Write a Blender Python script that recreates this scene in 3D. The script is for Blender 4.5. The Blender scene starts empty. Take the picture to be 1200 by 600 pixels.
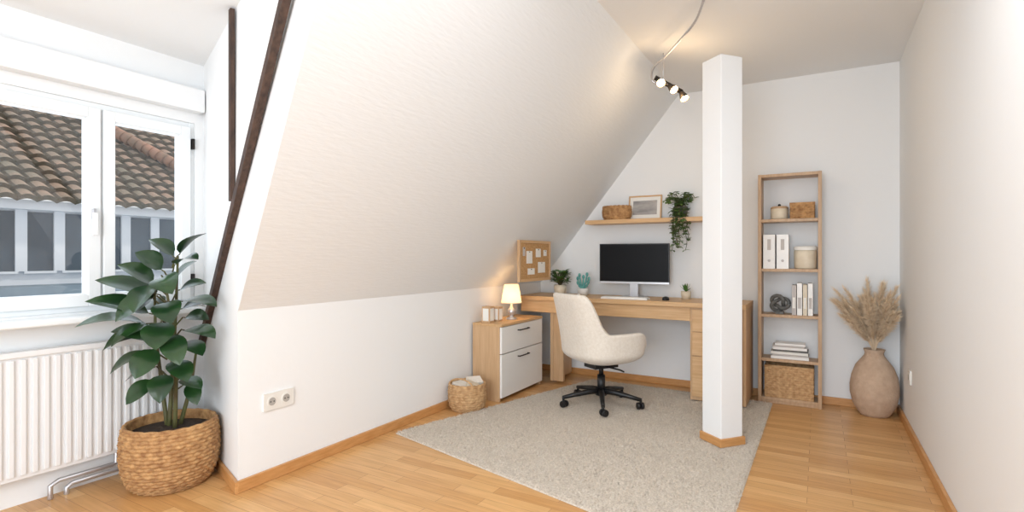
import bpy, math, random
from math import sin, cos, pi, radians, sqrt
from mathutils import Vector, Matrix, noise
random.seed(7)
S = bpy.context.scene
S.view_settings.view_transform = 'Standard'
S.view_settings.look = 'None'
S.view_settings.exposure = 0.0

def lin(c):
    return tuple(((x/255)/12.92 if x/255 <= .04045 else ((x/255+.055)/1.055)**2.4) for x in c)+(1,)

# ------------------------------------------------------------------ materials
def mat(name, col, rough=.5, metal=0, var=None, vscale=20, stretch=(1,1,1), bump=0, bscale=60, emit=None, estr=0, detail=4, coat=0, sheen=0, spec=.5):
    m = bpy.data.materials.new(name); m.use_nodes = True
    nt = m.node_tree; p = nt.nodes['Principled BSDF']
    c = lin(col)
    p.inputs['Base Color'].default_value = c
    p.inputs['Roughness'].default_value = rough
    p.inputs['Metallic'].default_value = metal
    p.inputs['Coat Weight'].default_value = coat
    p.inputs['Sheen Weight'].default_value = sheen
    p.inputs['Specular IOR Level'].default_value = spec
    tc = nt.nodes.new('ShaderNodeTexCoord'); mp = nt.nodes.new('ShaderNodeMapping')
    mp.inputs['Scale'].default_value = stretch
    nt.links.new(tc.outputs['Object'], mp.inputs['Vector'])
    if var:
        n = nt.nodes.new('ShaderNodeTexNoise'); n.inputs['Scale'].default_value = vscale; n.inputs['Detail'].default_value = detail
        r = nt.nodes.new('ShaderNodeValToRGB')
        r.color_ramp.elements[0].position = .3; r.color_ramp.elements[0].color = lin(var)
        r.color_ramp.elements[1].position = .7; r.color_ramp.elements[1].color = c
        nt.links.new(mp.outputs[0], n.inputs['Vector']); nt.links.new(n.outputs['Fac'], r.inputs[0])
        nt.links.new(r.outputs[0], p.inputs['Base Color'])
    if bump:
        n2 = nt.nodes.new('ShaderNodeTexNoise'); n2.inputs['Scale'].default_value = bscale; n2.inputs['Detail'].default_value = 3
        b = nt.nodes.new('ShaderNodeBump'); b.inputs['Strength'].default_value = bump; b.inputs['Distance'].default_value = .01
        nt.links.new(mp.outputs[0], n2.inputs['Vector']); nt.links.new(n2.outputs['Fac'], b.inputs['Height'])
        nt.links.new(b.outputs[0], p.inputs['Normal'])
    if emit:
        p.inputs['Emission Color'].default_value = lin(emit); p.inputs['Emission Strength'].default_value = estr
    return m

M = {}
M['wall'] = mat('plaster_white', (239,240,240), .85, bump=.08, bscale=25, spec=.2)
M['slope'] = mat('plaster_textured', (236,239,241), .85, bump=.16, bscale=38, stretch=(1,.35,2.2), spec=.2)
M['trim'] = mat('trim_oak', (208,154,98), .4, var=(190,136,80), vscale=12, stretch=(1,1,6))
def wood(name, a, b, st, rough=.45):
    return mat(name, a, rough, var=b, vscale=9, stretch=st, bump=.04, bscale=40, detail=6)
M['woodx'] = wood('oak_x', (222,184,138), (204,162,114), (.5,7,7))
M['woody'] = wood('oak_y', (216,178,132), (200,158,110), (7,.5,7))
M['woodz'] = wood('oak_z', (210,174,134), (194,156,116), (7,7,.5))
M['shelfw'] = wood('shelf_oak', (200,168,134), (182,148,114), (7,7,.6))
M['white'] = mat('white_lacquer', (240,238,234), .35)
M['pvc'] = mat('window_pvc', (236,239,240), .3)
M['black'] = mat('black_plastic', (22,22,24), .4)
M['darkmetal'] = mat('dark_metal', (48,44,42), .4, .6)
M['silver'] = mat('silver', (200,200,204), .3, .7)
M['screen'] = mat('screen_black', (10,11,14), .35, spec=.15)
M['beam'] = mat('old_beam', (86,64,52), .75, var=(54,40,34), vscale=14, stretch=(3,3,1), bump=.3, bscale=40)
M['wicker'] = mat('wicker_seagrass', (200,156,104), .75, var=(144,100,60), vscale=35, bump=.5, bscale=90)
M['wicker2'] = mat('wicker_light', (214,176,130), .75, var=(172,130,86), vscale=40, bump=.5, bscale=110)
M['soil'] = mat('soil', (52,40,30), .95, bump=.8, bscale=60)
M['leaf'] = mat('leaf_dark', (42,74,34), .28, var=(20,48,24), vscale=9, coat=.2)
M['leaf2'] = mat('leaf_mid', (92,128,60), .45, var=(56,96,42), vscale=25)
M['leaf3'] = mat('leaf_vine', (108,136,74), .45, var=(64,96,50), vscale=25)
M['stem'] = mat('stem_green', (92,98,52), .6, var=(78,66,40), vscale=15)
M['fabric'] = mat('boucle_cream', (234,226,214), .95, var=(224,214,200), vscale=60, bump=.3, bscale=220, sheen=.3)
M['cream'] = mat('cream_ceramic', (226,214,192), .5, var=(214,200,176), vscale=18)
M['clay'] = mat('clay_vase', (204,178,154), .9, var=(188,160,136), vscale=22, bump=.4, bscale=70)
M['pampas'] = mat('pampas', (250,230,202), .95, var=(238,214,182), vscale=30)
M['cork'] = mat('cork', (206,164,112), .9, var=(176,132,84), vscale=90)
M['paper'] = mat('paper', (240,238,232), .8)
M['paper2'] = mat('paper_grey', (196,190,186), .8)
M['teal'] = mat('teal', (110,176,168), .5, var=(80,150,146), vscale=30)
M['grey'] = mat('grey_stone', (112,112,108), .6, var=(84,84,82), vscale=30)
M['socket'] = mat('socket', (232,230,224), .35)
M['hole'] = mat('socket_dark', (176,172,166), .5)
M['photo'] = mat('photo_print', (190,186,182), .6, var=(132,130,130), vscale=6, stretch=(1,1,3))
M['radiator'] = mat('radiator_white', (234,234,234), .4)
M['bulb'] = mat('bulb_warm', (255,230,190), .4, emit=(255,214,150), estr=14)
M['glassblue'] = mat('neighbour_glass', (84,98,112), .2, var=(58,70,82), vscale=1.2)
M['stucco'] = mat('neighbour_stucco', (222,228,236), .8)
M['bluegrey'] = mat('zinc', (128,146,160), .6, var=(110,128,142), vscale=3)
M['tile'] = mat('roof_tile', (176,146,128), .85, var=(132,126,112), vscale=2.2, bump=.3, bscale=12, detail=8)
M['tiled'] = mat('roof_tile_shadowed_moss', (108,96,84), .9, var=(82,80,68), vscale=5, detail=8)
M['tile2'] = mat('roof_tile_red', (180,134,112), .85, var=(138,118,102), vscale=4, detail=8)

# shade
m = bpy.data.materials.new('lamp_shade'); m.use_nodes = True; nt = m.node_tree; nt.nodes.clear()
o = nt.nodes.new('ShaderNodeOutputMaterial'); tr = nt.nodes.new('ShaderNodeBsdfTranslucent'); df = nt.nodes.new('ShaderNodeBsdfDiffuse')
em = nt.nodes.new('ShaderNodeEmission'); em.inputs[0].default_value = lin((255,226,180)); em.inputs[1].default_value = .5
tr.inputs[0].default_value = lin((250,232,200)); df.inputs[0].default_value = lin((250,236,212))
mx = nt.nodes.new('ShaderNodeMixShader'); ad = nt.nodes.new('ShaderNodeAddShader')
nt.links.new(tr.outputs[0], mx.inputs[1]); nt.links.new(df.outputs[0], mx.inputs[2]); nt.links.new(mx.outputs[0], ad.inputs[0]); nt.links.new(em.outputs[0], ad.inputs[1]); nt.links.new(ad.outputs[0], o.inputs[0])
M['shade'] = m
# glass
m = bpy.data.materials.new('window_glass'); m.use_nodes = True; nt = m.node_tree; nt.nodes.clear()
o = nt.nodes.new('ShaderNodeOutputMaterial'); t = nt.nodes.new('ShaderNodeBsdfTransparent'); g = nt.nodes.new('ShaderNodeBsdfGlossy'); g.inputs['Roughness'].default_value = .02
mx = nt.nodes.new('ShaderNodeMixShader'); mx.inputs[0].default_value = .04
nt.links.new(t.outputs[0], mx.inputs[1]); nt.links.new(g.outputs[0], mx.inputs[2]); nt.links.new(mx.outputs[0], o.inputs[0])
M['glass'] = m
# floor
m = bpy.data.materials.new('floor_parquet'); m.use_nodes = True; nt = m.node_tree; p = nt.nodes['Principled BSDF']
tc = nt.nodes.new('ShaderNodeTexCoord'); br = nt.nodes.new('ShaderNodeTexBrick')
br.inputs['Scale'].default_value = 1; br.inputs['Brick Width'].default_value = .48; br.inputs['Row Height'].default_value = .068
br.inputs['Mortar Size'].default_value = .0012; br.inputs['Mortar Smooth'].default_value = .3
br.inputs['Color1'].default_value = lin((228,182,124)); br.inputs['Color2'].default_value = lin((206,154,96)); br.inputs['Mortar'].default_value = lin((168,118,72))
br.offset = .37; br.offset_frequency = 2; br.squash = 1
nt.links.new(tc.outputs['Object'], br.inputs['Vector'])
mp = nt.nodes.new('ShaderNodeMapping'); mp.inputs['Scale'].default_value = (1.2,16,1); nt.links.new(tc.outputs['Object'], mp.inputs['Vector'])
n = nt.nodes.new('ShaderNodeTexNoise'); n.inputs['Scale'].default_value = 4; n.inputs['Detail'].default_value = 6; nt.links.new(mp.outputs[0], n.inputs['Vector'])
r = nt.nodes.new('ShaderNodeValToRGB'); r.color_ramp.elements[0].position=.3; r.color_ramp.elements[0].color=(.82,.78,.72,1); r.color_ramp.elements[1].position=.7; r.color_ramp.elements[1].color=(1.0,1.0,1.0,1)
nt.links.new(n.outputs['Fac'], r.inputs[0])
mul = nt.nodes.new('ShaderNodeMixRGB'); mul.blend_type='MULTIPLY'; mul.inputs[0].default_value=1
nt.links.new(br.outputs['Color'], mul.inputs[1]); nt.links.new(r.outputs[0], mul.inputs[2]); nt.links.new(mul.outputs[0], p.inputs['Base Color'])
p.inputs['Roughness'].default_value = .33
M['floor'] = m
M['rug'] = mat('rug_shag', (240,228,212), 1, var=(206,192,174), vscale=110, bump=.8, bscale=260, detail=2, sheen=.2)

# ------------------------------------------------------------------ mesh builder
class B:
    def __init__(s, name): s.n=name; s.v=[]; s.f=[]; s.m=[]; s.sm=[]; s.mats=[]
    def mi(s, k):
        if k not in s.mats: s.mats.append(k)
        return s.mats.index(k)
    def add(s, vs, fs, k, smooth=False):
        o=len(s.v); s.v += [Vector(a) for a in vs]; i=s.mi(k)
        for f in fs: s.f.append([a+o for a in f]); s.m.append(i); s.sm.append(smooth)
    def box(s, a, b, k, mtx=None):
        vs=[Vector((x,y,z)) for x in (a[0],b[0]) for y in (a[1],b[1]) for z in (a[2],b[2])]
        if mtx: vs=[mtx@v for v in vs]
        s.add(vs, [(0,1,3,2),(4,6,7,5),(0,4,5,1),(2,3,7,6),(0,2,6,4),(1,5,7,3)], k)
    def cyl(s, p0, p1, r0, r1, k, n=24, caps=True):
        s.tube([p0,p1],[r0,r1],k,n,caps)
    def tube(s, pts, rad, k, n=10, caps=True, closed=False):
        pts=[Vector(p) for p in pts]
        if not isinstance(rad,(list,tuple)): rad=[rad]*len(pts)
        vs=[]; N=len(pts); nx=None
        for i,p in enumerate(pts):
            if closed: t=(pts[(i+1)%N]-pts[i-1])
            else: t=(pts[min(i+1,N-1)]-pts[max(i-1,0)])
            t.normalize()
            if nx is None:
                up=Vector((0,0,1)) if abs(t.z)<.9 else Vector((1,0,0)); nx=t.cross(up).normalized()
            else:
                nx=(nx-t*nx.dot(t)).normalized()
            ny=t.cross(nx)
            for j in range(n):
                a=2*pi*j/n; vs.append(p+(nx*cos(a)+ny*sin(a))*rad[i])
        fs=[]
        L=N if closed else N-1
        for i in range(L):
            for j in range(n):
                i2=(i+1)%N
                fs.append((i*n+j,i*n+(j+1)%n,i2*n+(j+1)%n,i2*n+j))
        s.add(vs,fs,k,True)
        if caps and not closed:
            o=len(s.v)-len(vs); i=s.mi(k)
            s.f.append([o+j for j in range(n)]); s.m.append(i); s.sm.append(False)
            s.f.append([o+(N-1)*n+j for j in range(n)]); s.m.append(i); s.sm.append(False)
    def lathe(s, c, prof, k, n=32, fn=None, smooth=True, sx=1, sy=1, ang=0):
        vs=[]
        for i,(r,z) in enumerate(prof):
            for j in range(n):
                a=2*pi*j/n; rr=r+(fn(a,i,z) if fn else 0)
                x,y=rr*cos(a)*sx,rr*sin(a)*sy
                vs.append((c[0]+x*cos(ang)-y*sin(ang),c[1]+x*sin(ang)+y*cos(ang),c[2]+z))
        fs=[(i*n+j,i*n+(j+1)%n,(i+1)*n+(j+1)%n,(i+1)*n+j) for i in range(len(prof)-1) for j in range(n)]
        s.add(vs,fs,k,smooth)
    def sph(s, c, r, k, n=16, sc=(1,1,1)):
        prof=[(r*sin(pi*i/(n//2)) , -r*cos(pi*i/(n//2))) for i in range(n//2+1)]
        vs=[];
        for (rr,z) in prof:
            for j in range(n):
                a=2*pi*j/n; vs.append((c[0]+rr*cos(a)*sc[0],c[1]+rr*sin(a)*sc[1],c[2]+z*sc[2]))
        fs=[(i*n+j,i*n+(j+1)%n,(i+1)*n+(j+1)%n,(i+1)*n+j) for i in range(len(prof)-1) for j in range(n)]
        s.add(vs,fs,k,True)
    def leaf(s, p, q, w, k, bulge=.12, up=Vector((0,0,1)), nl=9, fold=.25, sharp=1.0):
        p=Vector(p); q=Vector(q); d=q-p; L=d.length; t=d.normalized()
        side=t.cross(up)
        if side.length<.1: side=t.cross(Vector((0,1,0)))
        side.normalize(); nrm=side.cross(t).normalized()
        vs=[]
        for i in range(nl):
            u=i/(nl-1); c=p+d*u+nrm*(L*bulge*4*u*(1-u))*.5
            ww=w*.5*max(0,(sin(pi*min(1,u**.85)))**.75)*sharp
            if i==nl-1: ww=.0005
            for j in (-1,-.5,0,.5,1):
                vs.append(c+side*ww*j+nrm*(abs(j)*ww*fold))
        fs=[(i*5+j,i*5+j+1,(i+1)*5+j+1,(i+1)*5+j) for i in range(nl-1) for j in range(4)]
        s.add(vs,fs,k,True)
    def done(s, bevel=0, solid=0, sub=0, seg=2):
        xs=[v.x for v in s.v]; ys=[v.y for v in s.v]; zs=[v.z for v in s.v]
        c=Vector(((min(xs)+max(xs))/2,(min(ys)+max(ys))/2,min(zs)))
        me=bpy.data.meshes.new(s.n); me.from_pydata([v-c for v in s.v],[],s.f)
        for k in s.mats: me.materials.append(M[k])
        me.polygons.foreach_set('material_index', s.m); me.polygons.foreach_set('use_smooth', s.sm)
        me.update()
        import bmesh
        bm=bmesh.new(); bm.from_mesh(me); bmesh.ops.recalc_face_normals(bm, faces=bm.faces); bm.to_mesh(me); bm.free()
        ob=bpy.data.objects.new(s.n, me); ob.location=c; S.collection.objects.link(ob)
        if solid:
            md=ob.modifiers.new('solid','SOLIDIFY'); md.thickness=solid; md.offset=-1
        if sub:
            md=ob.modifiers.new('sub','SUBSURF'); md.levels=sub; md.render_levels=sub
        if bevel:
            md=ob.modifiers.new('bev','BEVEL'); md.width=bevel; md.segments=seg; md.limit_method='ANGLE'; md.angle_limit=radians(50)
        return ob

def weave(A, n, rows_sub):
    def f(a,i,z):
        row=i//rows_sub; x=(i%rows_sub)/rows_sub
        return A*sin(n*a+row*pi)*.6 + A*1.2*sin(pi*x)
    return f
def wprof(pts, rows, sub):
    out=[]; N=rows*sub
    for i in range(N+1):
        t=i/N*(len(pts)-1); k=min(int(t),len(pts)-2); f=t-k
        out.append((pts[k][0]*(1-f)+pts[k+1][0]*f, pts[k][1]*(1-f)+pts[k+1][1]*f))
    return out

# ------------------------------------------------------------------ room numbers
XL,XR,YF,YB=-2.34,.49,4.59,-2.2
ZK,ZC,XC=.845,2.47,-1.03
XW=-3.06
cd=Vector((-.945,.327,0))          # cheek direction (towards window)
A0=Vector((XL,1.49,0)); tb=(XL-XW)/.945
Bk=A0+cd*tb
At=Vector((XC,A0.y-(XC-XL)*.31/.945,ZC))
def plane(name, polys, k):
    b=B(name)
    for p in polys: b.add(p,[tuple(range(len(p)))],k)
    return b.done()
plane('floor',[[(XW-.05,YB,0),(XR,YB,0),(XR,YF,0),(XW-.05,YF,0)]],'floor')
plane('wall_right',[[(XR,YB,0),(XR,YF,0),(XR,YF,ZC),(XR,YB,ZC)]],'wall')
plane('wall_far',[[(XL,YF,0),(XR,YF,0),(XR,YF,ZC),(XC,YF,ZC),(XL,YF,ZK)]],'wall')
plane('wall_knee',[[(XL,A0.y,0),(XL,YF,0),(XL,YF,ZK),(XL,A0.y,ZK)]],'wall')
plane('ceiling_slope',[[(XL,A0.y,ZK),(XL,YF,ZK),(XC,YF,ZC),tuple(At)]],'slope')
ZD=2.19
plane('wall_cheek',[[tuple(Bk),tuple(A0),(XL,A0.y,ZK),tuple(At),(Bk.x,Bk.y,ZD)]],'wall')
plane('ceiling',[[(XC,YB,ZC),(XR,YB,ZC),(XR,YF,ZC),(XC,YF,ZC)]],'wall')
plane('ceiling_dormer',[[(XW,YB,ZD),(XC,YB,ZC),tuple(At),(Bk.x,Bk.y,ZD)]],'wall')
# window wall with opening
wy0,wy1,wz0,wz1=.76,1.69,.83,1.85
def wallrect(y0,y1,z0,z1): return [(XW,y0,z0),(XW,y1,z0),(XW,y1,z1),(XW,y0,z1)]
plane('wall_window',[wallrect(YB,Bk.y,0,wz0),wallrect(YB,Bk.y,wz1,ZD),wallrect(YB,wy0,wz0,wz1),wallrect(wy1,Bk.y,wz0,wz1),
   [(XW,wy0,wz0),(XW,wy1,wz0),(XW-.2,wy1,wz0),(XW-.2,wy0,wz0)],[(XW,wy0,wz1),(XW,wy1,wz1),(XW-.2,wy1,wz1),(XW-.2,wy0,wz1)],
   [(XW,wy1,wz0),(XW,wy1,wz1),(XW-.2,wy1,wz1),(XW-.2,wy1,wz0)],[(XW,wy0,wz0),(XW,wy0,wz1),(XW-.2,wy0,wz1),(XW-.2,wy0,wz0)]],'wall')
b=B('trim_lintel'); b.box((XW+.001,YB+.01,1.905),(XW+.07,Bk.y-.03,2.03),'wall'); b.done(.004)
# baseboards
b=B('baseboard_knee'); b.box((XL,A0.y-.012,0),(XL+.018,YF-.019,.055),'trim'); b.done(.003)
b=B('baseboard_far'); b.box((XL+.019,YF-.018,0),(XR-.019,YF,.055),'trim'); b.done(.003)
b=B('baseboard_right'); b.box((XR-.018,YB,0),(XR,YF,.055),'trim'); b.done(.003)
b=B('baseboard_cheek'); nn=Vector((-.327,-.945,0))*.016
p0=A0+Vector((.018,-.008,0)); p1=A0+cd*(tb-.02)
vs=[p0,p1,p1+nn,p0+nn]; vs=vs+[v+Vector((0,0,.055)) for v in vs]
b.add(vs,[(0,1,2,3),(4,5,6,7),(0,1,5,4),(1,2,6,5),(2,3,7,6),(3,0,4,7)],'trim'); b.done(.002)

# beams lying on the cheek
def cheek(t,z): return A0+cd*t+Vector((0,0,z))
def beam(name,a,bb,w,th):
    d=(bb-a).normalized(); nrm=Vector((-.327,-.945,0)); sd=d.cross(nrm).normalized()*w/2; nn=nrm*th
    vs=[a-sd,a+sd,a+sd+nn,a-sd+nn,bb-sd,bb+sd,bb+sd+nn,bb-sd+nn]
    q=B(name); q.add(vs,[(0,1,2,3),(4,5,6,7),(0,1,5,4),(1,2,6,5),(2,3,7,6),(3,0,4,7)],'beam'); return q.done(.003)
beam('timber_beam',cheek(tb-.03,.60),cheek(-1.14,2.445),.046,.03)
beam('timber_post',cheek(.070,2.27),cheek(.070,1.36),.035,.022)

# ------------------------------------------------------------------ window
b=B('window_1'); x0,x1=XW-.08,XW+.012
def fr(y0,y1,z0,z1,w,xa,xb,wb=None):
    wb=wb or w
    b.box((xa,y0,z0),(xb,y0+w,z1),'pvc'); b.box((xa,y1-w,z0),(xb,y1,z1),'pvc')
    b.box((xa,y0+w,z0),(xb,y1-w,z0+wb),'pvc'); b.box((xa,y0+w,z1-w),(xb,y1-w,z1),'pvc')
fr(wy0,wy1,wz0,wz1,.03,x0,x1-.02)
mid=1.238
b.box((x0,mid-.012,wz0+.03),(x1-.02,mid+.012,wz1-.03),'pvc')
for (ya,yb) in ((wy0+.028,mid-.006),(mid+.006,wy1-.028)):
    fr(ya,yb,wz0+.028,wz1-.028,.05,x0+.02,x1,.055)
    fr(ya+.044,yb-.044,wz0+.077,wz1-.072,.012,x0+.03,x1-.012)
    b.box((x0+.05,ya+.05,wz0+.083),(x0+.056,yb-.05,wz1-.078),'glass')
b.box((x1-.02,wy1-.022,1.70),(x1+.008,wy1-.008,1.76),'darkmetal'); b.box((x1-.02,wy1-.022,.93),(x1+.008,wy1-.008,1.0),'darkmetal')
b.box((x1,mid-.045,1.28),(x1+.02,mid-.030,1.33),'silver'); b.box((x1+.015,mid-.049,1.2),(x1+.03,mid-.027,1.31),'pvc')
b.done(.004)
b=B('window_sill'); b.box((XW-.005,wy0-.06,.79),(XW+.13,Bk.y-.06,.82),'pvc'); b.done(.008)

# ------------------------------------------------------------------ outside
b=B('neighbour_house')
XH=-9.0
b.box((XH-4,-2,-3),(XH,9,1.78),'stucco')
y=-1.2
while y<8:
    b.box((XH-.02,y,.9),(XH+.02,y+.28,1.68),'glassblue')
    b.box((XH,y-.03,.87),(XH+.05,y+.31,.9),'stucco')
    b.box((XH,y+.28,.9),(XH+.05,y+.40,1.72),'stucco')
    y+=.40
b.box((XH,-2,.30),(XH+.6,9,.72),'bluegrey')
b.box((XH,-2,1.70),(XH+.25,9,1.82),'stucco')
# tiled roof
PT=.20; rows=28; cols=55*6
ys=[-2+11*j/cols for j in range(cols+1)]; nC=cols+1
RS=.22
for i in range(rows):
    vs=[]
    for e in (0,1):
        s_=(i+e)*RS; lift=.06 if e==0 else .0
        for yy in ys:
            h=.045*abs(sin(pi*(yy+2)/PT))+lift
            vs.append((XH+.35-s_*.80+h*.6, yy, 1.80+s_*.60+h*.8))
    for yy,(x_,y_,z_) in zip(ys,vs[:nC]): vs.append((x_-.03,y_,z_-.06))
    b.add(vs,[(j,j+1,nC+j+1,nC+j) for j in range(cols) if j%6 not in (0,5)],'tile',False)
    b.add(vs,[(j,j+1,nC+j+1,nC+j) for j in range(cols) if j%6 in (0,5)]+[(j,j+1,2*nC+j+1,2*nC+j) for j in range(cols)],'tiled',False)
for i in range(30):
    s_=3.1-i*.1; yy=3.62+i*.07
    p=Vector((XH+.35-s_*.80+.12,yy,1.80+s_*.60+.14)); q=Vector((XH+.35-(s_-.13)*.80+.12,yy+.085,1.80+(s_-.13)*.60+.12))
    b.cyl(p,q,.075,.10,'tile2',12)
b.done()

# ------------------------------------------------------------------ radiator
b=B('radiator'); rxa,rxb=XW+.03,XW+.075
ry0,ry1=.2,1.52
b.box((rxa,ry0,.13),(rxb-.008,ry1,.67),'radiator')
y=ry0+.03
while y<ry1-.03:
    b.box((rxb-.010,y,.15),(rxb+.005,y+.020,.65),'radiator'); y+=.040
b.box((rxa-.005,ry0,.66),(rxb+.006,ry1,.685),'radiator')
b.tube([(rxb-.02,1.34,.14),(rxb-.02,1.34,.06),(rxb-.02,1.32,.045),(rxb-.02,1.1,.045),(rxb-.02,1.08,.03),(rxb-.02,1.08,.0)],.011,'silver')
b.tube([(rxb-.02,1.28,.14),(rxb-.02,1.28,.08),(rxb-.02,1.26,.075),(rxb-.02,1.05,.075),(rxb-.02,1.02,.06),(rxb-.02,1.02,.0)],.011,'silver')
b.cyl((rxb-.03,1.34,.07),(rxb+.02,1.34,.07),.018,.018,'silver')
b.box((rxa,.3,0),(rxa+.02,.33,.14),'silver')
b.done(.003)

# ------------------------------------------------------------------ sockets
b=B('power_socket')
cy,cz=1.70,.384
b.box((XL,cy-.085,cz-.042),(XL+.010,cy+.085,cz+.042),'socket')
for o in (-.04,.04):
    b.tube([(XL+.010+.0001,cy+o,cz),(XL+.012,cy+o,cz)],[.028,.027],'socket',24)
    b.tube([(XL+.0121,cy+o,cz),(XL+.0125,cy+o,cz)],.020,'hole',20)
    b.tube([(XL+.0126,cy+o-.009,cz),(XL+.0135,cy+o-.009,cz)],.0035,'black',8); b.tube([(XL+.0126,cy+o+.009,cz),(XL+.0135,cy+o+.009,cz)],.0035,'black',8)
b.done(.002)
b=B('power_socket'); cy,cz=4.07,.35
b.box((XR-.010,cy-.042,cz-.042),(XR,cy+.042,cz+.042),'socket')
b.tube([(XR-.0101,cy,cz),(XR-.012,cy,cz)],.028,'socket',24); b.tube([(XR-.0121,cy,cz),(XR-.0125,cy,cz)],.020,'hole',20)
b.done(.002)

# ------------------------------------------------------------------ rug
RZ=.018
c00=Vector((-2.27,2.47,0)); c10=Vector((-.31,2.0,0)); c11=Vector((-.30,4.36,0)); c01=Vector((-1.73,4.40,0))
b=B('area_rug'); nx,ny=150,150; vs=[]
def rugp(u,v): return c00*(1-u)*(1-v)+c10*u*(1-v)+c11*u*v+c01*(1-u)*v
for i in range(nx+1):
    for j in range(ny+1):
        p=rugp(i/nx,j/ny); e=min(i,j,nx-i,ny-j)
        z=.001 if e==0 else .010+.003*random.random()
        vs.append((p.x,p.y,z))
fs=[(i*(ny+1)+j,(i+1)*(ny+1)+j,(i+1)*(ny+1)+j+1,i*(ny+1)+j+1) for i in range(nx) for j in range(ny)]
b.add(vs,fs,'rug',True)
vs=[];fs=[]
for i in range(90000):
    u,v=random.random(),random.random(); p=rugp(u,v); a=random.uniform(0,2*pi)
    a2=random.uniform(0,2*pi)+noise.noise(Vector((p.x*9,p.y*9,0)))*2
    w_=.0034; h=random.uniform(.003,.010); ln=random.uniform(.004,.014)
    dx,dy=cos(a)*w_,sin(a)*w_
    vs+=[(p.x-dx,p.y-dy,.009),(p.x+dx,p.y+dy,.009),(p.x+cos(a2)*ln,p.y+sin(a2)*ln,.010+h)]
    fs.append((3*i,3*i+1,3*i+2))
b.add(vs,fs,'rug',False); b.done()

# ------------------------------------------------------------------ pillar
n0=Vector((-.482,3.194,0)); e1=Vector((cos(radians(50.6)),sin(radians(50.6)),0)); e2=Vector((cos(radians(140.6)),sin(radians(140.6)),0)); sd=.155
def prism(b,base,z0,z1,k):
    vs=[p+Vector((0,0,z0)) for p in base]+[p+Vector((0,0,z1)) for p in base]
    b.add(vs,[(0,1,2,3),(4,5,6,7),(0,1,5,4),(1,2,6,5),(2,3,7,6),(3,0,4,7)],k)
b=B('pillar'); prism(b,[n0,n0+e1*sd,n0+(e1+e2)*sd,n0+e2*sd],RZ*.7,2.25,'wall'); 
g=.012; m0=n0-(e1+e2)*g; s2=sd+2*g
prism(b,[m0,m0+e1*s2,m0+(e1+e2)*s2,m0+e2*s2],RZ*.7,.06,'trim'); b.done(.004)

# ------------------------------------------------------------------ desk
b=B('desk'); DZ=.75; dy0,dy1=4.09,4.565
b.box((-2.325,dy0,DZ-.035),(-.45,dy1,DZ),'woodx')
b.box((-2.30,dy0+.03,DZ-.14),(-.84,dy0+.05,DZ-.035),'woodx')
b.box((-2.02,dy0+.05,.02),(-1.99,dy1-.03,DZ-.035),'woodz')
b.box((-2.0,dy0+.06,.02),(-1.90,dy0+.09,DZ-.14),'woodz')
b.box((-.84,dy0+.03,.02),(-.47,dy1-.02,DZ-.035),'woodz')
for z0,z1 in ((.05,.35),(.355,.53),(.535,.70)):
    b.box((-.825,dy0+.018,z0),(-.485,dy0+.03,z1),'woodx')
b.box((-.47,dy0+.012,.02),(-.45,dy1-.01,DZ-.035),'woodz')
b.done(.003)

# ------------------------------------------------------------------ drawer cabinet
b=B('drawer_cabinet'); cx0,cx1,cy0,cy1,ch=-2.32,-2.06,3.39,4.07,.585
b.box((cx0,cy0,0),(cx1-.018,cy0+.018,ch-.02),'woodz'); b.box((cx0,cy1-.018,0),(cx1-.018,cy1,ch-.02),'woodz')
b.box((cx0,cy0,ch-.02),(cx1,cy1,ch),'woody'); b.box((cx0,cy0+.018,.03),(cx0+.01,cy1-.018,ch-.02),'woody')
b.box((cx0,cy0+.018,.02),(cx1-.018,cy1-.018,.04),'woody')
for z0,z1 in ((.03,.355),(.362,ch-.024)):
    b.box((cx1-.018,cy0+.006,z0),(cx1,cy1-.006,z1),'white')
    zz=z1-.045
    b.tube([(cx1,3.64,zz),(cx1+.02,3.64,zz),(cx1+.02,3.80,zz),(cx1,3.80,zz)],.005,'darkmetal',8)
b.done(.002)
b=B('tea_light_holder'); 
for (x,y,w,h) in ((-2.22,3.455,.035,.125),(-2.20,3.56,.03,.115)):
    b.box((x-w,y-w,ch),(x+w,y+w,ch+h),'woodz'); b.box((x-w*.75,y-w-.002,ch+.015),(x+w*.75,y-w,ch+h-.015),'paper')
    b.box((x+w,y-w*.75,ch+.015),(x+w+.002,y+w*.75,ch+h-.015),'paper')
b.done(.003)

# table lamp
lx,ly=-2.165,3.72
b=B('table_lamp')
b.lathe((lx,ly,ch),[(0,0),(.045,0),(.045,.012),(.018,.02),(.014,.03),(.032,.048),(.036,.066),(.03,.085),(.012,.10),(.009,.15),(.0,.15)],'silver',24)
b.lathe((lx,ly,ch),[(.084,.135),(.058,.285)],'shade',36)
b.lathe((lx,ly,ch),[(.086,.133),(.086,.140),(.082,.140),(.082,.133)],'cream',36)
b.sph((lx,ly,ch+.19),.022,'bulb')
b.done()

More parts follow.
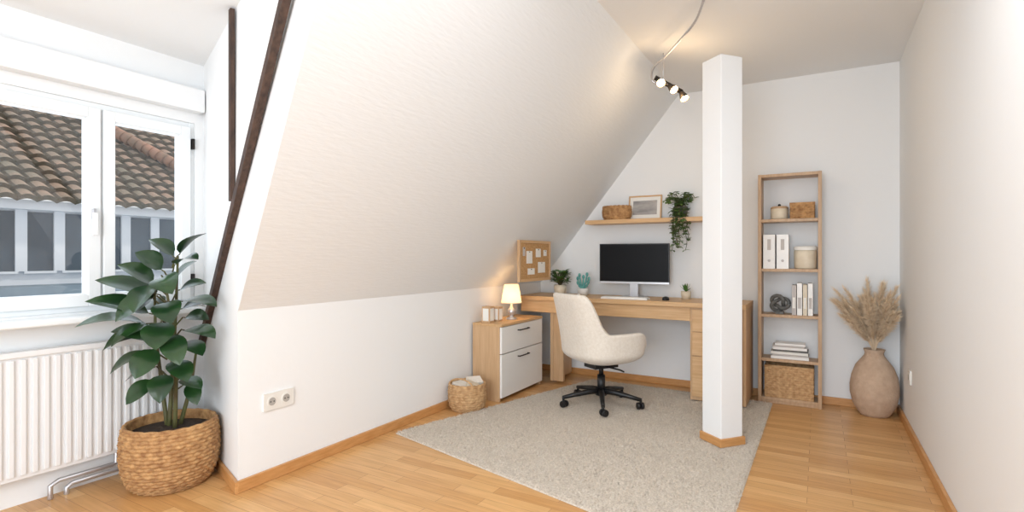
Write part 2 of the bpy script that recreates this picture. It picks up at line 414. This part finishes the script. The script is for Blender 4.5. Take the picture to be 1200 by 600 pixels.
# cork board hanging vertical from the slope
b=B('cork_board'); bx=-2.02; y0,y1,z0,z1=3.58,4.13,.895,1.225
b.box((bx-.010,y0+.015,z0+.015),(bx+.004,y1-.015,z1-.015),'cork')
f=.022
b.box((bx-.012,y0,z0),(bx+.010,y0+f,z1),'woodz'); b.box((bx-.012,y1-f,z0),(bx+.010,y1,z1),'woodz')
b.box((bx-.012,y0+f,z0),(bx+.010,y1-f,z0+f),'woody'); b.box((bx-.012,y0+f,z1-f),(bx+.010,y1-f,z1),'woody')
for (ya,yb,za,zb,k) in ((3.70,3.80,1.04,1.14,'paper'),(3.86,3.95,1.09,1.16,'paper'),(3.72,3.84,.95,1.0,'paper'),(3.90,4.03,.96,1.05,'paper'),(4.0,4.06,1.10,1.15,'paper'),(3.64,3.68,1.1,1.17,'paper2')):
    b.box((bx+.004,ya,za),(bx+.0055,yb,zb),k)
    b.sph((bx+.007,(ya+yb)/2,zb-.008),.005,'darkmetal',8)
b.done(.001)

# ------------------------------------------------------------------ small floor basket
def basket(name,c,prof,rows,n,k,A=.004,sub=4,seg=6,rim=True,sx=1,sy=1):
    b=B(name); P=wprof(prof,rows,sub)
    b.lathe(c,P,k,n*seg,weave(A,n,sub),sx=sx,sy=sy)
    r,z=prof[-1]
    b.lathe(c,[(r-.012,z),(r-.014,z*.5),(prof[0][0]-.01,.01),(0,.01)],k,40,sx=sx,sy=sy)
    b.lathe(c,[(0,.0),(prof[0][0],.0)],k,40,sx=sx,sy=sy)
    if rim:
        pts=[(c[0]+(r-.004)*cos(2*pi*i/60)*sx,c[1]+(r-.004)*sin(2*pi*i/60)*sy,c[2]+z+.002*sin(i*2.1)) for i in range(60)]
        b.tube(pts,.009,k,8,closed=True)
    return b
bcx,bcy=-2.19,3.13
b=basket('storage_basket',(bcx,bcy,0),[(.105,0),(.124,.03),(.134,.08),(.134,.14),(.130,.185)],13,16,'wicker2',.004)
for i,(dx,dy,a,k) in enumerate(((.0,.02,.3,'paper'),(-.03,-.04,1.4,'fabric'),(.05,-.02,2.2,'cream'),(.02,.06,.9,'fabric'))):
    m_=Matrix.Translation((bcx+dx,bcy+dy,.145+.008*i))@Matrix.Rotation(a,4,'Z')@Matrix.Rotation(.35,4,'X')
    b.box((-.052,-.042,-.04),(.052,.042,.04),k,m_)
b.tube([(bcx+.10*cos(t),bcy-.08,.18+.05*sin(t)) for t in [pi*i/12 for i in range(13)]],.006,'wicker2',8)
b.done()

# ------------------------------------------------------------------ big plant
R=Vector((.865,.502,0)); Fw=Vector((-.502,.865,0)); PC=Vector((-2.73,1.395,0))
b=basket('potted_rubber_plant',tuple(PC),[(.150,0),(.176,.03),(.196,.09),(.204,.16),(.202,.23),(.192,.295)],20,26,'wicker',.006,sub=4)
b.lathe((PC.x,PC.y,.255),[(0,.02),(.1,.012),(.182,0)],'soil',32)
def L(r,u,f=0): return PC+R*r+Fw*f+Vector((0,0,u))
stems=[[(-.01,.25,.0),(-.005,.55,.02),(.005,.85,.03),(.02,1.10,.02)],
       [(.03,.25,-.02),(.05,.5,-.04),(.04,.75,-.05),(.01,.98,-.06)],
       [(-.03,.25,.02),(-.07,.5,.03),(-.09,.72,.02),(-.08,.95,.0)],
       [(.02,.25,.03),(.06,.45,.06),(.08,.62,.07)]]
for st in stems:
    pts=[L(*p) for p in st]; fine=[]
    for i in range(len(pts)-1):
        for k_ in range(4): fine.append(pts[i].lerp(pts[i+1],k_/4))
    fine.append(pts[-1]); b.tube(fine,[.011-.006*i/len(fine) for i in range(len(fine))],'stem',8)
def px(u,v,f): return ((u-203)*.0042, 1.1-(v-300)*.0042, f)
LV=[((207,300,.02),(247,274,-.02),.085),((205,302,.02),(177,281,0),.08),((207,310,0),(243,304,-.06),.09),((200,318,-.03),(176,296,-.09),.09),
((190,335,-.02),(158,310,-.1),.10),((190,345,0),(118,329,-.06),.10),((185,352,0),(150,330,.06),.09),((196,330,-.05),(188,362,-.17),.11),
((210,340,0),(240,332,.03),.085),((212,352,0),(268,358,-.03),.10),((212,362,0),(262,352,.05),.08),((185,368,0),(112,352,0),.10),
((182,378,0),(106,379,-.05),.10),((180,392,0),(128,388,.04),.09),((184,388,-.02),(134,408,-.10),.10),((200,372,-.05),(212,402,-.17),.11),
((215,385,0),(261,394,-.05),.10),((213,398,0),(252,412,-.09),.09),((184,408,-.02),(150,432,-.10),.085),((195,402,-.05),(188,434,-.16),.10),
((208,418,-.03),(238,440,-.11),.09),((186,428,0),(150,446,-.04),.075),((200,432,-.04),(212,462,-.14),.085),((190,440,-.02),(168,466,-.10),.08),
((212,442,0),(244,452,-.04),.075),((200,330,.04),(222,306,.08),.08),((212,372,.03),(246,376,.1),.08),((190,360,.03),(160,358,.1),.09),
((200,395,-.05),(172,386,-.16),.10),((205,350,-.06),(228,374,-.16),.10),((222,445,.02),(240,470,-.05),.06),((196,345,-.06),(165,372,-.15),.10),
((198,322,-.04),(226,342,-.14),.10),((192,376,-.05),(160,400,-.15),.10),((208,386,-.05),(234,420,-.14),.09)]
XMIN=-2.90
for (a,q,w) in LV:
    p=L(*px(*a)); r_,u_,f_=px(*q); t=L(r_,u_,f_)
    if t.x<XMIN: # lean out into the room instead of into the window
        r_=r_*.76 if r_<-.3 else r_*.88; t=L(r_,u_,f_); df_=max(0,(XMIN-t.x)/.502); t=L(r_,u_+(.01 if u_<1.1 else 0),f_-df_)
    cn=Vector((-.327,-.945,0)); s_=(t-A0).dot(cn)
    if s_<.06: t=t+cn*(.06-s_)
    core=Vector((PC.x,PC.y,p.z-.05))
    pet=p.lerp(t,.10)
    b.tube([core.lerp(p,.2)+Vector((0,0,-.01)),p,pet],[.004,.0035,.003],'stem',6)
    b.leaf(pet,t,w*1.25,'leaf',bulge=random.uniform(.12,.26),fold=random.uniform(.12,.35),
           up=Vector((random.uniform(-.3,.3)+.25,random.uniform(-.3,.3)-.35,1)).normalized())
b.done()

# ------------------------------------------------------------------ office chair
chx,chy=-1.37,3.65; ca=radians(57); z0=RZ
T=Matrix.Translation((chx,chy,z0))@Matrix.Rotation(ca,4,'Z')
def sm(a,b_,x):
    t=max(0,min(1,(x-a)/(b_-a))); return t*t*(3-2*t)
b=B('shell'); na=48; prof=16; vs=[]; fs=[]
HX,HY=.265,.275
for i in range(na):
    th=2*pi*i/na
    ph=abs((th+pi)%(2*pi)-pi)
    rim=.815-(.815-.545)*sm(radians(40),radians(68),ph)-(.545-.43)*sm(radians(115),radians(150),ph)
    backness=1-sm(radians(30),radians(78),ph)
    c_,s_=cos(th),sin(th); e=.70
    ex=-math.copysign(abs(c_)**e,c_)*HX; ey=math.copysign(abs(s_)**e,s_)*HY
    for j in range(prof+1):
        t=j/prof
        if t<.5:
            q=t/.5; rr=.12+.88*sin(q*pi/2)**1.0; z=.305+.095*(1-cos(q*pi/2))
            x,y=ex*rr,ey*rr
        else:
            q=(t-.5)/.5; z=.40+(rim-.40)*q
            fl=1+.05*q
            x,y=ex*fl,ey*fl
            x-= backness*.07*q**1.4
            if backness>0: y*=1-.03*backness*q
        vs.append(T@Vector((x+.01,y,z)))
P1=prof+1
for i in range(na):
    for j in range(prof):
        i2=(i+1)%na; fs.append((i*P1+j,i2*P1+j,i2*P1+j+1,i*P1+j+1))
fs.append([i*P1 for i in range(na)])
b.add(vs,fs,'fabric',True); shell=b.done(solid=.045,sub=2)
b=B('seat_cushion')
vs=[];fs=[]; 
for k_,(sc,z) in enumerate(((.60,.37),(.80,.375),(.83,.41),(.80,.445),(.6,.46),(.3,.465),(.02,.466))):
    for i in range(na):
        th=2*pi*i/na; c_,s_=cos(th),sin(th); e=.72
        vs.append(T@Vector((-math.copysign(abs(c_)**e,c_)*HX*sc+.02,math.copysign(abs(s_)**e,s_)*HY*sc,z)))
for k_ in range(6):
    for i in range(na): fs.append((k_*na+i,k_*na+(i+1)%na,(k_+1)*na+(i+1)%na,(k_+1)*na+i))
b.add(vs,fs,'fabric',True); cush=b.done()
b=B('swivel_base')
b.cyl(T@Vector((0,0,.09)),T@Vector((0,0,.22)),.028,.028,'black',20); b.cyl(T@Vector((0,0,.2)),T@Vector((0,0,.31)),.017,.017,'darkmetal',16)
b.box((-.10,-.07,.278),(.10,.07,.305),'black',T)
b.tube([T@Vector((.0,-.07,.29)),T@Vector((.03,-.18,.285)),T@Vector((.03,-.22,.28))],.006,'black',8)
b.cyl(T@Vector((0,0,.075)),T@Vector((0,0,.115)),.042,.036,'black',20)
for i in range(5):
    a=radians(20+72*i)
    pts=[T@Vector((cos(a)*r,sin(a)*r,z)) for r,z in ((.02,.105),(.1,.10),(.2,.085),(.29,.068))]
    b.tube(pts,[.022,.02,.016,.013],'black',10)
    e=T@Vector((cos(a)*.285,sin(a)*.285,.07)); b.cyl(e,e-Vector((0,0,.03)),.009,.009,'black',10)
    wa=a+ca+.6; ax=Vector((cos(wa),sin(wa),0)); cc=Vector((e.x,e.y,z0+.025))-ax.cross(Vector((0,0,1)))*.008
    for sgn in (-1,1): b.cyl(cc+ax*.006*sgn,cc+ax*.024*sgn,.025,.023,'black',18)
    b.cyl(cc-ax*.01,cc+ax*.01,.012,.012,'black',10)
base=b.done()
emp=bpy.data.objects.new('office_chair',None); S.collection.objects.link(emp); emp.location=(chx,chy,z0)
bpy.context.view_layer.update()
for o_ in (shell,cush,base):
    o_.parent=emp; o_.matrix_parent_inverse=Matrix.Translation(emp.location).inverted()

# ------------------------------------------------------------------ desk items
mx_,my_=-1.36,4.40
b=B('computer_monitor'); mr=Matrix.Translation((mx_,my_,0))@Matrix.Rotation(radians(4),4,'Z')
b.box((-.295,-.012,.865),(.295,.012,1.205),'black',mr)
b.box((-.287,-.0135,.885),(.287,-.012,1.197),'screen',mr)
b.box((-.295,-.014,.865),(.295,-.0125,.882),'silver',mr)
b.box((-.035,.0,.76),(.035,.02,.9),'silver',mr)
b.box((-.10,-.07,DZ),(.10,.09,DZ+.01),'silver',mr)
b.done(.002)
b=B('keyboard'); kr=Matrix.Translation((-1.37,4.20,DZ))@Matrix.Rotation(radians(2),4,'Z')
b.box((-.19,-.055,.0),(.19,.055,.012),'white',kr)
for i in range(5):
    for j in range(16):
        if i==0 and 4<j<11: continue
        b.box((-.183+j*.0229,-.050+i*.0203,.012),(-.183+j*.0229+.0195,-.050+i*.0203+.017,.0165),'paper',kr)
b.box((-.183+5*.0229,-.05,.012),(-.183+11*.0229-.003,-.033,.0165),'paper',kr)
b.done()
b=B('computer_mouse'); b.lathe((-1.05,4.23,DZ),[(.032,0),(.034,.01),(.028,.022),(.015,.029),(0,.031)],'black',20,sx=.8,sy=1.3); b.done()
b=B('ring_dish'); b.lathe((-1.78,4.20,DZ),[(0,0),(.045,0),(.07,.012),(.072,.016),(.06,.012),(0,.008)],'cream',28); b.sph((-1.78,4.2,DZ+.018),.012,'white'); b.done()
b=B('smartphone'); b.box((-1.945,4.15,DZ),(-1.875,4.285,DZ+.009),'black'); b.box((-1.942,4.153,DZ+.009),(-1.878,4.282,DZ+.010),'screen'); b.done(.002)

def bush(name,c,pr,ph,potk,R_,H_,nl,lw,ll,leafk,up=.6):
    b=B(name)
    b.lathe(c,[(0,0),(pr*.78,0),(pr*.95,ph*.5),(pr,ph),(pr*.88,ph),(pr*.8,ph*.85),(0,ph*.85)],potk,28)
    for i in range(nl):
        a=random.uniform(0,2*pi); r=R_*sqrt(random.random())*.85; z=c[2]+ph+H_*random.uniform(.1,.85)
        p=Vector((c[0]+r*.6*cos(a),c[1]+r*.6*sin(a),z)); a2=a+random.uniform(-.8,.8)
        q=p+Vector((cos(a2),sin(a2),random.uniform(-.3,up)))*ll*random.uniform(.7,1.15)
        b.tube([(c[0],c[1],c[2]+ph*.85),((c[0]*.6+p.x*.4),(c[1]*.6+p.y*.4),z*.6+(c[2]+ph)*.4),p],.0015,'stem',5,caps=False)
        b.leaf(p,q,lw,leafk,bulge=.15,nl=6)
    return b
bush('potted_herb',(-2.03,4.36,DZ),.055,.09,'cream',.13,.14,110,.036,.055,'leaf2').done()
b=bush('potted_succulent',(-.93,4.40,DZ),.04,.065,'cream',.02,.03,1,.01,.02,'leaf2')
for i in range(16):
    a=i*2.4; q=Vector((cos(a),sin(a),0))*random.uniform(.015,.055)+Vector((0,0,random.uniform(.03,.075)))
    b.leaf((-.93,4.40,DZ+.06),Vector((-.93,4.40,DZ+.06))+q,.016,'leaf2',bulge=-.05,nl=6)
b.done()
b=B('coral_ornament'); cc=Vector((-1.83,4.42,DZ)); b.lathe(tuple(cc),[(0,0),(.04,0),(.048,.04),(.045,.06),(0,.06)],'white',24)
for i,(dx,h,bd) in enumerate(((-.06,.13,.02),(-.03,.17,-.01),(.0,.15,.01),(.03,.18,.02),(.065,.13,-.02),(.05,.09,.0),(-.05,.08,0))):
    p=cc+Vector((0,0,.05)); q=cc+Vector((dx,bd,.05+h*.75))
    b.tube([p,p.lerp(q,.5)+Vector((dx*.25,0,0)),q],[.007,.009,.006],'teal',8)
    b.sph(q,.014,'teal',10,(1,.6,1.4))
b.done()

# ------------------------------------------------------------------ wall shelf + items
SZ=1.415
b=B('floating_shelf'); b.box((-1.80,4.39,SZ-.035),(-.80,YF,SZ),'woodx'); b.done(.002)
b=basket('wicker_basket',(-1.535,4.475,SZ),[(.108,0),(.125,.03),(.130,.07),(.124,.115)],8,14,'wicker',.004,sx=1,sy=.62)
b.tube([(-1.535-.03+.06*cos(t),4.475-.08,SZ+.085+.02*sin(t)) for t in [2*pi*i/16 for i in range(16)]],.003,'wicker',6)
b.done()
b=B('picture_frame'); fm=Matrix.Translation((-1.31,4.535,SZ))@Matrix.Rotation(radians(-9),4,'X')
w,h,f=.145,.215,.012
b.box((-w,0,0),(-w+f,.016,h),'woodz',fm); b.box((w-f,0,0),(w,.016,h),'woodz',fm); b.box((-w+f,0,0),(w-f,.016,f),'woodx',fm); b.box((-w+f,0,h-f),(w-f,.016,h),'woodx',fm)
b.box((-w+f,.006,f),(w-f,.012,h-f),'paper',fm); b.box((-w+.04,.004,.045),(w-.04,.006,h-.045),'photo',fm); 
b.done(.001)
b=B('trailing_plant'); c=Vector((-.99,4.475,SZ))
b.lathe(tuple(c),[(0,0),(.045,0),(.055,.05),(.06,.09),(.053,.09),(.05,.075),(0,.075)],'grey',28)
def vc_(p):
    if p.z<1.27: return Vector((max(p.x,-1.045),min(p.y,4.58),p.z))
    return Vector((p.x,min(p.y,4.58),p.z))
for i in range(32):
    a=random.uniform(0,2*pi) if i<18 else random.uniform(-pi*.95,-pi*.05)
    ln=random.uniform(.08,.16) if i<18 else random.uniform(.15,.36)
    rr=random.uniform(.075,.115); pts=[c+Vector((0,0,.08))]
    o=Vector((cos(a),sin(a),0)); 
    if i<18: seq=[c+Vector((0,0,.08))+o*(rr*t)+Vector((0,0,.10*sin(t*2.2)*ln/.12)) for t in (.3,.6,.9,1.1)]
    else:
        o=Vector((cos(a)*.75,sin(a),0)); 
        seq=[c+Vector((0,0,.08))+o*(rr*.6)+Vector((0,0,.03)),c+Vector((0,0,.06))+o*rr]+[c+o*(rr+.01*sin(k_*2+i))+Vector((.006*sin(k_*1.7+i),0,.06-ln*(k_+1)/7)) for k_ in range(7)]
    seq=[Vector((p.x,min(p.y,4.565),p.z)) for p in map(vc_,seq)]
    pts+=seq; b.tube(pts,.0022,'stem',5,caps=False)
    for p in pts[1:]:
        for q_ in range(3):
            a2=random.uniform(0,2*pi); d=Vector((cos(a2),sin(a2)*.7,random.uniform(-.7,.5)))*random.uniform(.028,.042)
            q=vc_(p+d)
            if (q-p).length<.012: continue
            b.leaf(p,q,.028,'leaf3',nl=5)
b.done()

# ------------------------------------------------------------------ bookshelf
b=B('bookshelf'); bx0,bx1,by0,by1,bh=-.40,.017,4.39,4.565,1.712; th=.024
b.box((bx0,by0,0),(bx0+th,by1,bh),'shelfw'); b.box((bx1-th,by0,0),(bx1,by1,bh),'shelfw')
lv=[.045,.335,.665,1.005,1.375,bh-.001]
for z in lv: b.box((bx0+th,by0+.002,z-.022),(bx1-th,by1,z),'shelfw')
b.box((bx0+th,by0+.01,0),(bx1-th,by0+.02,.023),'shelfw')
b.done(.002)
ym=4.47
b=B('lidded_jar'); b.lathe((-.26,ym,lv[4]),[(0,0),(.052,0),(.058,.01),(.060,.075),(.056,.082)],'cream',32); b.lathe((-.26,ym,lv[4]),[(.060,.08),(.060,.09),(.05,.098),(0,.10)],'shelfw',32); b.sph((-.26,ym,lv[4]+.107),.011,'darkmetal'); b.done()
def boxbasket(name,x0,x1,y0,y1,z0,z1,k,rows,A=.003,n=9):
    b=B(name)
    def wallw(p,q,cnt):
        d=(q-p); ln=d.length; nn=Vector((d.y,-d.x,0)).normalized(); ns=cnt*5; vs=[];fs=[]
        for i in range(rows*4+1):
            for j in range(ns+1):
                off=A*.7*sin(pi*cnt*j/ns+(i//4)*pi)+A*sin(pi*(i%4)/4); 
                if j in(0,ns): off=0
                vs.append(p+d*(j/ns)+nn*off+Vector((0,0,(z1-z0)*i/(rows*4))))
        fs=[(i*(ns+1)+j,i*(ns+1)+j+1,(i+1)*(ns+1)+j+1,(i+1)*(ns+1)+j) for i in range(rows*4) for j in range(ns)]
        b.add(vs,fs,k,True)
    c=[Vector((x0,y0,z0)),Vector((x1,y0,z0)),Vector((x1,y1,z0)),Vector((x0,y1,z0))]
    for i in range(4): wallw(c[i],c[(i+1)%4],n if i%2==0 else max(4,int(n*.5)))
    b.box((x0+.002,y0+.002,z0),(x1-.002,y1-.002,z0+.008),k)
    b.tube([Vector((v.x,v.y,z1)) for v in c],.006,k,8,closed=True)
    return b
b=boxbasket('lidded_wicker_box',-.185,-.03,4.41,4.54,lv[4],lv[4]+.10,'wicker',8); b.box((-.19,4.405,lv[4]+.098),(-.025,4.545,lv[4]+.118),'wicker'); b.done()
b=B('ring_binders')
for xc in (-.325,-.235):
    b.box((xc-.04,4.40,lv[3]),(xc+.04,4.56,lv[3]+.255),'white'); b.box((xc-.012,4.398,lv[3]+.14),(xc+.012,4.40,lv[3]+.22),'paper2')
    b.tube([(xc,4.3995,lv[3]+.06),(xc,4.397,lv[3]+.06)],.010,'paper2',16)
b.done(.003)
b=B('storage_canister'); b.lathe((-.088,ym,lv[3]),[(0,0),(.068,0),(.074,.012),(.076,.13),(.070,.14)],'cream',36); b.lathe((-.088,ym,lv[3]),[(.078,.138),(.078,.158),(.07,.166),(0,.168)],'paper',36); b.done()
b=B('knot_sculpture'); pts=[]
for i in range(120):
    t=2*pi*i/120; r=.036+.016*cos(3*t); pts.append((-.26+r*cos(2*t)*1.25,ym+.018*sin(3*t),lv[2]+.079+r*sin(2*t)*1.15))
b.tube(pts,.0135,'grey',12,closed=True); b.box((-.29,ym-.03,lv[2]),(-.23,ym+.03,lv[2]+.018),'grey'); b.done()
b=B('shelf_books'); x=-.175
for i,(w_,h_,k_) in enumerate(((.032,.22,'paper2'),(.036,.235,'white'),(.03,.225,'cream'),(.034,.235,'white'))):
    b.box((x,4.41,lv[2]),(x+w_-.003,4.55,lv[2]+h_),k_); b.box((x+.006,4.409,lv[2]+.05),(x+w_-.009,4.41,lv[2]+.13),'paper2' if i%2 else 'paper'); x+=w_+.002
b.done(.002)
b=B('magazine_stack'); z=lv[1]
for i,(w_,t_,o_,k_) in enumerate(((.25,.022,0,'white'),(.24,.012,.004,'paper2'),(.245,.02,-.004,'paper'),(.23,.014,.006,'grey'),(.225,.02,0,'white'),(.21,.012,-.01,'paper2'),(.20,.016,.0,'white'))):
    m_=Matrix.Translation((-.19+o_,4.475,z))@Matrix.Rotation(random.uniform(-.04,.04),4,'Z')
    b.box((-w_/2,-.065,0),(w_/2,.065,t_-.001),k_,m_); z+=t_
b.done(.001)
b=boxbasket('shelf_basket',-.355,-.035,4.40,4.55,lv[0],lv[0]+.235,'wicker2',14,n=16); b.done()

# ------------------------------------------------------------------ vase + pampas
vc=Vector((.330,4.43,0))
b=B('vase_with_pampas_grass')
vp=[(0,0),(.085,0),(.10,.02),(.128,.08),(.142,.15),(.143,.20),(.134,.27),(.11,.34),(.078,.385),(.060,.41),(.056,.43),(.066,.455),(.058,.455),(.048,.43),(.05,.40),(0,.36)]
b.lathe(tuple(vc),vp,'clay',48,fn=lambda a,i,z:.0015*sin(z*260)+.001*sin(a*9+z*30))
top=vc+Vector((0,0,.42))
for i in range(42):
    a=random.uniform(0,2*pi); sp=.27*sqrt(random.random()); h=random.uniform(.36,.56)-sp*.55
    q=top+Vector((cos(a)*sp-.03,sin(a)*sp-.06,h))
    q.x=max(.09,min(q.x,XR-.045)); q.y=min(q.y,YF-.045)
    mid_=top.lerp(q,.5)+Vector(((top.x-q.x)*.22,(top.y-q.y)*.22,.03))
    ps=[]
    for k_ in range(13):
        t=k_/12; ps.append(top*(1-t)**2+mid_*2*t*(1-t)+q*t*t)
    b.tube([top-Vector((0,0,.2))]+ps,.0018,'pampas',5,caps=False)
    dr=(ps[-1]-ps[-3]).normalized(); vs=[]; fs=[]
    for k_ in range(480):
        t=random.uniform(.28,1.0); ix=min(11,int(t*12)); p=ps[ix].lerp(ps[ix+1],t*12-ix) if t<1 else ps[-1]
        env=.044*sin(pi*min(1,(t-.24)/.82))+.010
        rd=Vector((random.gauss(0,1),random.gauss(0,1),random.gauss(0,.5))).normalized()
        e=p+rd*env*random.uniform(.5,1.1)+dr*random.uniform(.02,.055)-Vector((0,0,random.uniform(0,.012)))
        e.x=min(e.x,XR-.004); e.y=min(e.y,YF-.004)
        s_=rd.cross(dr).normalized()*.0024; o=len(vs); vs+=[p-s_,p+s_,e]; fs.append((o,o+1,o+2))
    b.add(vs,fs,'pampas')
b.done()

# ------------------------------------------------------------------ ceiling spot fixture with cable
b=B('spot_light_fixture')
cab=[(-.515,2.88,2.468),(-.53,2.92,2.44),(-.60,3.07,2.41),(-.70,3.20,2.385),(-.84,3.40,2.375),(-.955,3.53,2.36),(-.985,3.585,2.31),(-.97,3.60,2.28),(-.935,3.60,2.275)]
fine=[]
for i in range(len(cab)-1):
    p0_,p1_,p2_,p3_=[Vector(cab[max(0,min(len(cab)-1,i+k))]) for k in (-1,0,1,2)]
    for k_ in range(14):
        t=k_/14; fine.append(.5*((2*p1_)+(p2_-p0_)*t+(2*p0_-5*p1_+4*p2_-p3_)*t*t+(3*p1_-p0_-3*p2_+p3_)*t**3))
b.tube(fine,[.0062+.0018*(i%2) for i in range(len(fine))],'silver',8)
b.cyl((-.515,2.88,2.45),(-.515,2.88,2.47),.03,.03,'silver',20)
a0=Vector((-.955,3.56,2.30)); a1=Vector((-.80,3.66,2.205))
b.tube([a0,a1],.016,'darkmetal',12)
b.cyl(a0.lerp(a1,.3),Vector((-.91,3.60,2.47)),.003,.003,'silver',8)
tips=[]
for f_,dv in ((.12,Vector((.35,-.55,-.5))),(.5,Vector((.55,-.35,-.6))),(.95,Vector((.4,-.3,-.75)))):
    p=a0.lerp(a1,f_); dv.normalize(); q=p+dv*.075
    b.tube([p,p+dv*.02,p+dv*.05,q],[.010,.018,.026,.029],'darkmetal',20,caps=False)
    b.tube([q-dv*.012,q-dv*.004],[.026,.026],'bulb',16); tips.append(q)
b.done()

# ------------------------------------------------------------------ lights
def light(name,typ,loc,e,col,size=.1,rot=None,**kw):
    l=bpy.data.lights.new(name,typ); l.energy=e; l.color=lin(col)[:3]
    if typ=='AREA':
        l.shape='RECTANGLE'; l.size=size[0]; l.size_y=size[1]
    elif typ=='SUN': l.angle=size
    else: l.shadow_soft_size=size
    for k,v in kw.items(): setattr(l,k,v)
    o=bpy.data.objects.new(name,l); o.location=loc
    if rot: o.rotation_euler=rot
    S.collection.objects.link(o); return o
light('table_lamp_light','POINT',(lx,ly,ch+.19),1.0,(255,208,150),.03)
for i,t in enumerate(tips): light('spot_bulb_light','POINT',tuple(t+Vector((.01,-.01,-.02))),1.4,(255,218,170),.03)
light('ceiling_fill_light','AREA',(-.25,1.3,2.42),22,(240,245,251),(1.1,1.3),(0,0,0))  # unseen area fill added under the ceiling to brighten the room centre
rl=light('rear_fill_light','AREA',(-.35,-2.1,1.25),112,(231,241,251),(1.7,2.0))  # large soft fill added behind the camera to lift walls and slope
rl.rotation_euler=Vector((.22,-1,0)).to_track_quat('Z','Y').to_euler()
light('dormer_daylight','AREA',(XW-.25,1.24,1.4),4,(222,238,255),(.9,1.0),(0,radians(-90),0))
sun=light('sun','SUN',(5,5,8),1.8,(255,244,228),radians(3))
sun.rotation_euler=Vector((.35,.85,.6)).to_track_quat('Z','Y').to_euler()
w=bpy.data.worlds.new('World'); S.world=w; w.use_nodes=True
bg=w.node_tree.nodes['Background']; bg.inputs[0].default_value=(.95,.98,1,1); bg.inputs[1].default_value=1.0

# ------------------------------------------------------------------ camera
cam=bpy.data.cameras.new('Camera'); co=bpy.data.objects.new('Camera',cam); S.collection.objects.link(co)
cam.sensor_fit='HORIZONTAL'; cam.sensor_width=36; cam.lens=18.6; cam.clip_start=.05
co.location=(0,0,1.1); co.rotation_euler=(radians(90),0,radians(30.14)); S.camera=co
